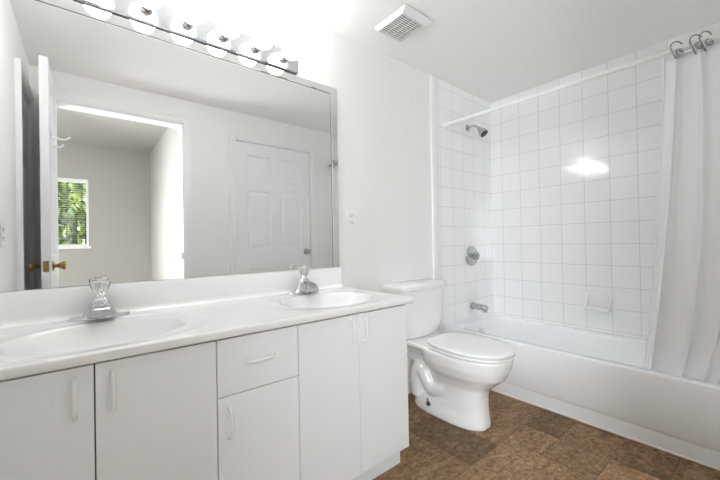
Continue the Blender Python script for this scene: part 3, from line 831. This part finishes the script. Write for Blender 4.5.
# ------------------------------------------------------------------ sink top (two integral bowls)
CZT, CZB = 0.797, 0.771
CF = -0.566
CXE = 1.168
top = thing('sink_countertop', (0.45, -0.28, CZB), 'white molded double sink countertop with backsplash on the vanity', 'countertop')
bowls = [(0.04, -0.320), (0.872, -0.312)]
AX, AY = 0.227, 0.183
def ellipse(cx, cy, a, b, z, angs):
    return [Vector((cx + a * math.cos(t), cy + b * math.sin(t), z)) for t in angs]
bm = B()
ye = -0.022
cells = [(XL + 0.002, 0.455, bowls[0]), (0.455, CXE - 0.012, bowls[1])]
yf = CF + 0.012
for (x0, x1, (cx, cy)) in cells:
    # angles including the corners of the cell
    angs = [2 * PI * i / 96 for i in range(96)]
    for xx, yy in ((x0, yf), (x1, yf), (x0, ye), (x1, ye)):
        angs.append(math.atan2(yy - cy, xx - cx) % (2 * PI))
    angs = sorted(set(round(a, 6) for a in angs))
    outer = []
    for t in angs:
        c, s = math.cos(t), math.sin(t)
        k = 1e9
        if c > 1e-9: k = min(k, (x1 - cx) / c)
        if c < -1e-9: k = min(k, (x0 - cx) / c)
        if s > 1e-9: k = min(k, (ye - cy) / s)
        if s < -1e-9: k = min(k, (yf - cy) / s)
        outer.append(Vector((cx + k * c, cy + k * s, CZT)))
    # shallow oval dish around the bowl: a soft step of 3 mm
    def mixring(f_, z):
        out = []
        for t, po in zip(angs, outer):
            pe = Vector((cx + AX * math.cos(t), cy + AY * math.sin(t), z))
            lim = Vector((cx + 0.315 * math.cos(t), cy + 0.232 * math.sin(t), z))
            # never past the cell
            if abs(lim.y - cy) > abs(po.y - cy) - 0.008 and abs(po.y - cy) > 1e-6:
                pass
            dl = min((lim.xy - Vector((cx, cy))).length, (po.xy - Vector((cx, cy))).length * 0.965)
            de = (pe.xy - Vector((cx, cy))).length
            r_ = de + max(0.004, dl - de) * f_
            dirn = (pe.xy - Vector((cx, cy))).normalized()
            out.append(Vector((cx + dirn.x * r_, cy + dirn.y * r_, z)))
        return out
    # resample outer along the same directions as the ellipse points
    outer2 = []
    for t in angs:
        dv = Vector((AX * math.cos(t), AY * math.sin(t))).normalized()
        k = 1e9
        if dv.x > 1e-9: k = min(k, (x1 - cx) / dv.x)
        if dv.x < -1e-9: k = min(k, (x0 - cx) / dv.x)
        if dv.y > 1e-9: k = min(k, (ye - cy) / dv.y)
        if dv.y < -1e-9: k = min(k, (yf - cy) / dv.y)
        outer2.append(Vector((cx + dv.x * k, cy + dv.y * k, CZT)))
    outer = outer2
    rings = [outer, mixring(1.0, CZT), mixring(0.90, CZT - 0.0005), mixring(0.72, CZT - 0.0030), mixring(0.25, CZT - 0.0035), mixring(0.0, CZT - 0.0045)]
    loft(bm, rings, False, False)
    # corner fill: outer ring rounds the corners off, so add the corner triangles
    for xx, yy in ((x0, yf), (x1, yf), (x0, ye), (x1, ye)):
        best = sorted(range(len(outer)), key=lambda i: (outer[i] - Vector((xx, yy, CZT))).length)
        i0 = best[0]
        j = (i0 + 1) % len(outer); k = (i0 - 1) % len(outer)
        crn = Vector((xx, yy, CZT))
        cand = [outer[i0]] + [outer[j], outer[k]]
        on_x = [p for p in cand if abs(p.x - xx) < 1e-6]; on_y = [p for p in cand if abs(p.y - yy) < 1e-6]
        if on_x and on_y and (outer[i0] - crn).length > 1e-6:
            pa = min(on_x, key=lambda p: (p - crn).length); pb = min(on_y, key=lambda p: (p - crn).length)
            vs3 = [bm.verts.new(pa), bm.verts.new(crn), bm.verts.new(pb)]
            bm.faces.new(vs3)
# rounded front edge and right end: profile swept along
prof = [(0.0, CZT), (0.007, CZT - 0.0004), (0.010, CZT - 0.0018), (0.0118, CZT - 0.005), (0.012, CZT - 0.008), (0.012, CZB + 0.002), (0.010, CZB), (-0.02, CZB)]
rings = []
for off, z in prof:
    rings.append([Vector((XL + 0.002, yf - off, z)), Vector((CXE - 0.012 + off, yf - off, z)), Vector((CXE - 0.012 + off, -0.001, z))])
loft(bm, rings, False, False, closed=False)
vs4 = [bm.verts.new(p) for p in ((XL + 0.002, ye, CZT), (CXE - 0.012, ye, CZT), (CXE - 0.012, -0.001, CZT), (XL + 0.002, -0.001, CZT))]
bm.faces.new(vs4)
vs5 = [bm.verts.new(p) for p in ((XL + 0.002, yf + 0.02, CZB), (CXE - 0.032, yf + 0.02, CZB), (CXE - 0.032, -0.001, CZB), (XL + 0.002, -0.001, CZB))]
bmesh.ops.remove_doubles(bm, verts=bm.verts[:], dist=1e-5)
obj('counter_slab', bm, M['marble'], top, angle=50)
for (cx, cy) in bowls:
    bm = B()
    angs = [2 * PI * i / 64 for i in range(64)]
    rings = [ellipse(cx, cy, AX + 0.002, AY + 0.002, CZT - 0.0042, angs)]
    for k, dz in ((0.985, 0.007), (0.955, 0.016), (0.90, 0.034), (0.82, 0.060), (0.70, 0.088), (0.52, 0.108), (0.30, 0.119), (0.10, 0.124)):
        rings.append(ellipse(cx, cy + 0.02 * (1 - k), AX * k, AY * k, CZT - dz, angs))
    loft(bm, rings, False, False)
    # outer shell so that the bowl has thickness
    outr = [ellipse(cx, cy + 0.02 * (1 - k), AX * k + 0.01, AY * k + 0.006, CZT - dz - 0.012, angs) for k, dz in ((1.0, 0.006), (0.90, 0.034), (0.70, 0.088), (0.30, 0.119), (0.10, 0.124))]
    loft(bm, outr, False, True)
    bw = obj('sink_bowl', bm, M['marble'], top, angle=60)
    bm = B(); lathe(bm, [(0.030, -0.008), (0.030, 0.001), (0.026, 0.003), (0.022, 0.001), (0.021, -0.004), (0.012, -0.004), (0.008, 0.002)], (cx, cy + 0.018, CZT - 0.123), (0, 0, 1), 28)
    tag(obj('drain', bm, M['chrome'], bw), 'round chrome drain')
# backsplash with a coved foot
bm = B()
BZ = 0.909
pr_ = [(-0.001, CZT - 0.01), (-0.001, BZ), (-0.016, BZ), (-0.020, BZ - 0.004), (-0.021, CZT + 0.022), (-0.024, CZT + 0.010), (-0.032, CZT + 0.003), (-0.044, CZT + 0.0004), (-0.044, CZT - 0.01)]
loft(bm, [[Vector((x, y, z)) for y, z in pr_] for x in (XL + 0.002, 1.158)])
obj('backsplash', bm, M['marble'], top, angle=50)

# ------------------------------------------------------------------ faucets
def faucet(cx, cy, label):
    f0 = thing('bathroom_faucet', (cx, cy, CZT), label, 'faucet', 'bathroom faucets')
    bm = B()
    # winged base plate
    rings = []
    N = 48
    for sc_, z in ((1.0, 0.0), (1.0, 0.004), (0.96, 0.009), (0.90, 0.0115)):
        ring = []
        for i in range(N):
            t = 2 * PI * i / N
            c, s = math.cos(t), math.sin(t)
            x = 0.089 * (abs(c) ** 0.75) * (1 if c >= 0 else -1)
            yb = 0.028 * (0.62 + 0.38 * math.exp(-(x / 0.045) ** 2)) * (abs(s) ** 0.8) * (1 if s >= 0 else -1)
            ring.append(Vector((cx + x * (1 - (1 - sc_) * 0.4), cy + yb * sc_, CZT - 0.0005 + z)))
        rings.append(ring)
    loft(bm, rings)
    obj('base_plate', bm, M['chrome'], f0, angle=50)
    # body: flaring pyramid that rises to the handle
    bm = B()
    rings = []
    for z, hx, hy, sy in ((0.006, 0.062, 0.025, 0), (0.014, 0.050, 0.024, -0.001), (0.028, 0.042, 0.023, -0.002), (0.045, 0.034, 0.022, -0.003), (0.060, 0.026, 0.021, -0.002), (0.070, 0.021, 0.019, 0.0), (0.074, 0.017, 0.016, 0.0)):
        rings.append(rrect(cx, cy + sy, hx, hy, min(hx, hy) * 0.7, CZT + z))
    loft(bm, rings)
    obj('body', bm, M['chrome'], f0, angle=50)
    # broad spout reaching over the bowl
    bm = B()
    rings = []
    for v, z0_, z1_, hb, ht in ((0.0, 0.010, 0.062, 0.040, 0.026), (0.025, 0.012, 0.060, 0.041, 0.027), (0.05, 0.012, 0.056, 0.042, 0.028), (0.08, 0.013, 0.050, 0.041, 0.028), (0.100, 0.014, 0.045, 0.039, 0.027), (0.105, 0.016, 0.042, 0.037, 0.025)):
        ring = []
        ncr = 4
        for (x_, z_, a_) in ((hb, z0_, -PI / 2), (ht, z1_, 0.0), (-ht, z1_, PI / 2), (-hb, z0_, PI)):
            rr = 0.006
            for q in range(ncr + 1):
                t = a_ + PI / 2 * q / ncr
                sx_ = x_ - math.copysign(rr, x_); sz_ = z_ + (rr if z_ == z0_ else -rr)
                ring.append(Vector((cx + sx_ + rr * math.cos(t), cy - v * 0.80, CZT + sz_ + rr * math.sin(t))))
        rings.append(ring)
    loft(bm, rings)
    spt = obj('spout', bm, M['spout'], f0, angle=50)
    bm = B(); lathe(bm, [(0.011, 0), (0.0115, 0.012), (0.009, 0.013)], (cx, cy - 0.068, CZT + 0.020), (0, 0, -1), 20)
    obj('aerator', bm, M['satin'], spt)
    # handle: chrome collar, clear faceted knob
    bm = B(); lathe(bm, [(0.017, 0.072), (0.018, 0.078), (0.014, 0.088), (0.011, 0.094)], (cx, cy, CZT), (0, 0, 1), 24)
    obj('collar', bm, M['chrome'], f0)
    bm = B()
    rings = []
    for r, h, fl in ((0.012, 0.086, 0.0), (0.019, 0.092, 0.03), (0.023, 0.102, 0.09), (0.026, 0.113, 0.11), (0.029, 0.122, 0.11), (0.029, 0.129, 0.08), (0.022, 0.134, 0.02), (0.010, 0.136, 0.0)):
        rings.append([Vector((cx + r * (1 + fl * math.cos(6 * t)) * math.cos(t), cy - 0.004 + r * (1 + fl * math.cos(6 * t)) * math.sin(t), CZT + h)) for t in [2 * PI * i / 48 for i in range(48)]])
    loft(bm, rings)
    kb = tag(obj('handle', bm, M['acrylic'], f0, angle=60), 'clear faceted acrylic handle')
    bm = B(); lathe(bm, [(0.010, 0.1365), (0.010, 0.1385), (0.006, 0.1395)], (cx, cy - 0.004, CZT), (0, 0, 1), 20)
    obj('index_cap', bm, M['plastic'], kb)
    bm = B(); tube(bm, [(cx, cy + 0.022, CZT + 0.008), (cx, cy + 0.022, CZT + 0.07)], 0.0025, 8); lathe(bm, [(0.002, 0), (0.006, 0.003), (0.006, 0.008), (0.002, 0.010)], (cx, cy + 0.022, CZT + 0.068), (0, 0, 1), 14)
    obj('lift_rod', bm, M['chrome'], f0)
    return f0
FY = -0.073
f1 = faucet(0.044, FY, 'chrome faucet with clear handle behind the sink nearest the camera')
f2 = copy_tree(f1)
f2.location = (0.880, FY, CZT)
f2['label'] = 'chrome faucet with clear handle behind the sink nearest the toilet'

# ------------------------------------------------------------------ mirror
MZ0, MZ1, MXR = 0.911, 1.9126, 1.111
mir = thing('wall_mirror', (0.43, -0.004, MZ0), 'large vanity mirror edged with narrow mirror strips above the backsplash', 'mirror')
bm = B(); box(bm, XL + 0.003, MXR, -0.006, -0.001, MZ0, MZ1); obj('mirror_pane', bm, M['mirror'], mir, smooth=False)
bm = B()
def strip(bm, a, b, wdir, wd, th=0.010):
    """bevelled mirror strip from a to b, its width towards wdir, on the wall"""
    a, b, wdir = Vector(a), Vector(b), Vector(wdir)
    out = []
    for p, m0 in ((a, 0), (b, 1)):
        out.append(p)
    return out
# mitred strips: right and top
def mitre(bm, pts_in, pts_out, y0, y1, bw=0.005):
    i0, i1 = pts_in; o0, o1 = pts_out
    def P(p, y): return Vector((p[0], y, p[1]))
    def lerp(a, b, t): return (a[0] + (b[0] - a[0]) * t, a[1] + (b[1] - a[1]) * t)
    bi0, bi1 = lerp(i0, o0, 0.07), lerp(i1, o1, 0.07)
    bo0, bo1 = lerp(o0, i0, 0.10), lerp(o1, i1, 0.10)
    r = [[P(i0, y0), P(i1, y0)], [P(i0, y1 + 0.003), P(i1, y1 + 0.003)], [P(bi0, y1), P(bi1, y1)], [P(bo0, y1), P(bo1, y1)], [P(o0, y1 + 0.003), P(o1, y1 + 0.003)], [P(o0, y0), P(o1, y0)]]
    loft(bm, r, False, False, closed=False)
    bm.faces.new([bm.verts.new(q[0]) for q in r]); bm.faces.new([bm.verts.new(q[1]) for q in r])
SW = 0.048
mitre(bm, ((MXR + 0.002, MZ0), (MXR + 0.002, MZ1 + 0.002)), ((MXR + SW, MZ0), (MXR + SW, MZ1 + SW - 0.006)), -0.001, -0.010)
obj('mirror_strip', bm, M['mirror'], mir, smooth=False)
bm = B()
mitre(bm, ((XL + 0.003, MZ1 + 0.002), (MXR + 0.002, MZ1 + 0.002)), ((XL + 0.003, MZ1 + SW - 0.006), (MXR + SW, MZ1 + SW - 0.006)), -0.001, -0.010)
obj('mirror_strip', bm, M['mirror'], mir, smooth=False)
bm = B(); box(bm, MXR - 0.001, MXR + 0.003, -0.0068, -0.001, MZ0, MZ1 + 0.002); box(bm, XL + 0.003, MXR + 0.003, -0.0068, -0.001, MZ1 - 0.001, MZ1 + 0.003)
tag(obj('edge_seam', bm, M['seam'], mir, smooth=False), 'thin dark seam between pane and strips')

# ------------------------------------------------------------------ vanity light with six globe bulbs
LX0, LX1, LZ0, LZ1 = -0.022, 0.894, 1.957, 2.068
vl = thing('vanity_light', ((LX0 + LX1) / 2, 0, 2.02), 'chrome vanity light bar for six globe bulbs above the mirror', 'light fixture')
bm = B()
prl = [(-0.001, LZ0), (-0.016, LZ0), (-0.024, LZ0 + 0.005), (-0.024, LZ1 - 0.005), (-0.016, LZ1), (-0.001, LZ1)]
loft(bm, [[Vector((x, y, z)) for y, z in prl] for x in (LX0, LX1)])
obj('back_plate', bm, M['polish'], vl, smooth=False)
bxs = [0.818 - 0.153 * k for k in range(6)]
for x in bxs:
    bm = B(); lathe(bm, [(0.030, 0.0), (0.030, 0.004), (0.024, 0.010), (0.023, 0.026), (0.025, 0.030), (0.0195, 0.030), (0.018, 0.014), (0.002, 0.014)], (x, -0.024, 2.021), (0, -1, 0), 24)
    obj('socket_cup', bm, M['chrome'], vl)
place = ['nearest the toilet end of the bar', 'second from the toilet end of the bar', 'third from the toilet end of the bar', 'fourth from the toilet end of the bar', 'fifth from the toilet end of the bar', 'farthest from the toilet']
bulb0 = None
for x, pl in zip(bxs, place):
    if bulb0 is None:
        bm = B()
        pf = [(0.0130, 0.0), (0.0135, 0.012), (0.019, 0.020)]
        R_ = 0.0475; c0 = 0.022 + 0.044
        for i in range(3, 25):
            a = PI - PI * i / 24
            if R_ * math.sin(a) >= 0.019 or i > 12:
                pf.append((max(R_ * math.sin(a), 0.0005), c0 + R_ * math.cos(a)))
        lathe(bm, pf, (x, -0.040, 2.021), (0, -1, 0), 32)
        bulb0 = obj('globe_bulb', bm, M['bulb'], loc=(x, -0.040, 2.021))
        b_ = bulb0
    else:
        b_ = bulb0.copy(); C.objects.link(b_); b_.location = (x, -0.040, 2.021)
    tag(b_, 'lit white globe bulb in the vanity light, ' + pl, 'light bulb', 'globe bulbs of the vanity light')

# ------------------------------------------------------------------ ceiling vent
VXa, VXb, VYa, VYb = 1.312, 1.536, -0.416, -0.172
vent = thing('ceiling_vent', ((VXa + VXb) / 2, (VYa + VYb) / 2, H), 'white square exhaust fan grille on the ceiling above the vanity', 'vent')
bm = B()
ix0, ix1, iy0, iy1 = VXa + 0.028, VXb - 0.020, VYa + 0.040, VYb - 0.012
def rect(x0, x1, y0, y1, z): return [Vector((x0, y0, z)), Vector((x1, y0, z)), Vector((x1, y1, z)), Vector((x0, y1, z))]
loft(bm, [rect(VXa + 0.01, VXb - 0.01, VYa + 0.01, VYb - 0.01, H - 0.0045), rect(VXa, VXb, VYa, VYb, H - 0.0045), rect(VXa, VXb, VYa, VYb, H - 0.010), rect(ix0 - 0.006, ix1 + 0.006, iy0 - 0.006, iy1 + 0.006, H - 0.024), rect(ix0, ix1, iy0, iy1, H - 0.024), rect(ix0, ix1, iy0, iy1, H - 0.005)], False, False)
obj('frame', bm, M['plastic'], vent, smooth=False)
bm = B(); box(bm, VXa + 0.006, VXb - 0.006, VYa + 0.006, VYb - 0.006, H - 0.004, H - 0.0005); tag(obj('backing', bm, M['vent_dark'], vent), 'dark backing painted as the shade behind the louvers')
nl = 13
for k in range(nl):
    y = iy0 + (iy1 - iy0) * (k + 0.5) / nl
    if k == 0:
        bm = B(); box(bm, ix0, ix1, y - 0.0033, y + 0.0033, H - 0.0245, H - 0.0215); sl = obj('louver', bm, M['plastic'], vent, smooth=False); y_0 = y
    else:
        c = sl.copy(); C.objects.link(c); c.parent = vent; c.location = (0, y - y_0, 0)
bm = B()
for q in range(1, 4):
    x = ix0 + (ix1 - ix0) * q / 4
    box(bm, x - 0.0012, x + 0.0012, iy0, iy1, H - 0.0238, H - 0.0215)
obj('cross_rib', bm, M['plastic'], vent, smooth=False)

# ------------------------------------------------------------------ outlets and switch
def outlet(loc, axis, label):
    """axis 'y': on the vanity wall facing -y; 'x': on the left wall facing +x"""
    o = thing('wall_outlet', loc, label, 'outlet')
    def P(a, b, c):   # a along the wall, b out of the wall, c up
        return (loc[0] + a, loc[1] - b, loc[2] + c) if axis == 'y' else (loc[0] + b, loc[1] - a, loc[2] + c)
    def bx(bm, a0, a1, b0, b1, c0, c1, bev=0.0):
        p, q = P(a0, b0, c0), P(a1, b1, c1); box(bm, p[0], q[0], p[1], q[1], p[2], q[2], bev)
    bm = B(); bx(bm, -0.035, 0.035, 0, 0.006, -0.0575, 0.0575, 0.002); obj('cover_plate', bm, M['plastic'], o, smooth=False)
    for s in (-1, 1):
        bm = B(); bx(bm, -0.0165, 0.0165, 0.005, 0.008, s * 0.0195 - 0.014, s * 0.0195 + 0.014, 0.001)
        r = obj('receptacle', bm, M['plastic'], o, smooth=False)
        bm = B()
        bx(bm, -0.008, -0.0055, 0.0078, 0.0086, s * 0.0195 - 0.003, s * 0.0195 + 0.006); bx(bm, 0.0055, 0.008, 0.0078, 0.0086, s * 0.0195 - 0.003, s * 0.0195 + 0.005); bx(bm, -0.0025, 0.0025, 0.0078, 0.0086, s * 0.0195 - 0.010, s * 0.0195 - 0.006)
        tag(obj('slots', bm, M['dark'], r, smooth=False), 'dark plug slots')
    return o
outlet((1.252, 0, 1.193), 'y', 'white wall outlet on the painted wall beside the mirror')
outlet((XL, -0.50, 1.115), 'x', 'white wall outlet on the side wall at the mirror edge')
lsw = thing('light_switch', (0.932, -W, 1.205), 'white light switch between doorway and closet door seen in the mirror', 'light switch')
bm = B(); box(bm, 0.897, 0.967, -W, -W + 0.009, 1.148, 1.262, bev=0.002); obj('cover_plate', bm, M['plastic'], lsw, smooth=False)
bm = B(); box(bm, 0.927, 0.937, -W + 0.008, -W + 0.018, 1.196, 1.218, bev=0.001); obj('toggle', bm, M['plastic'], lsw, smooth=False)
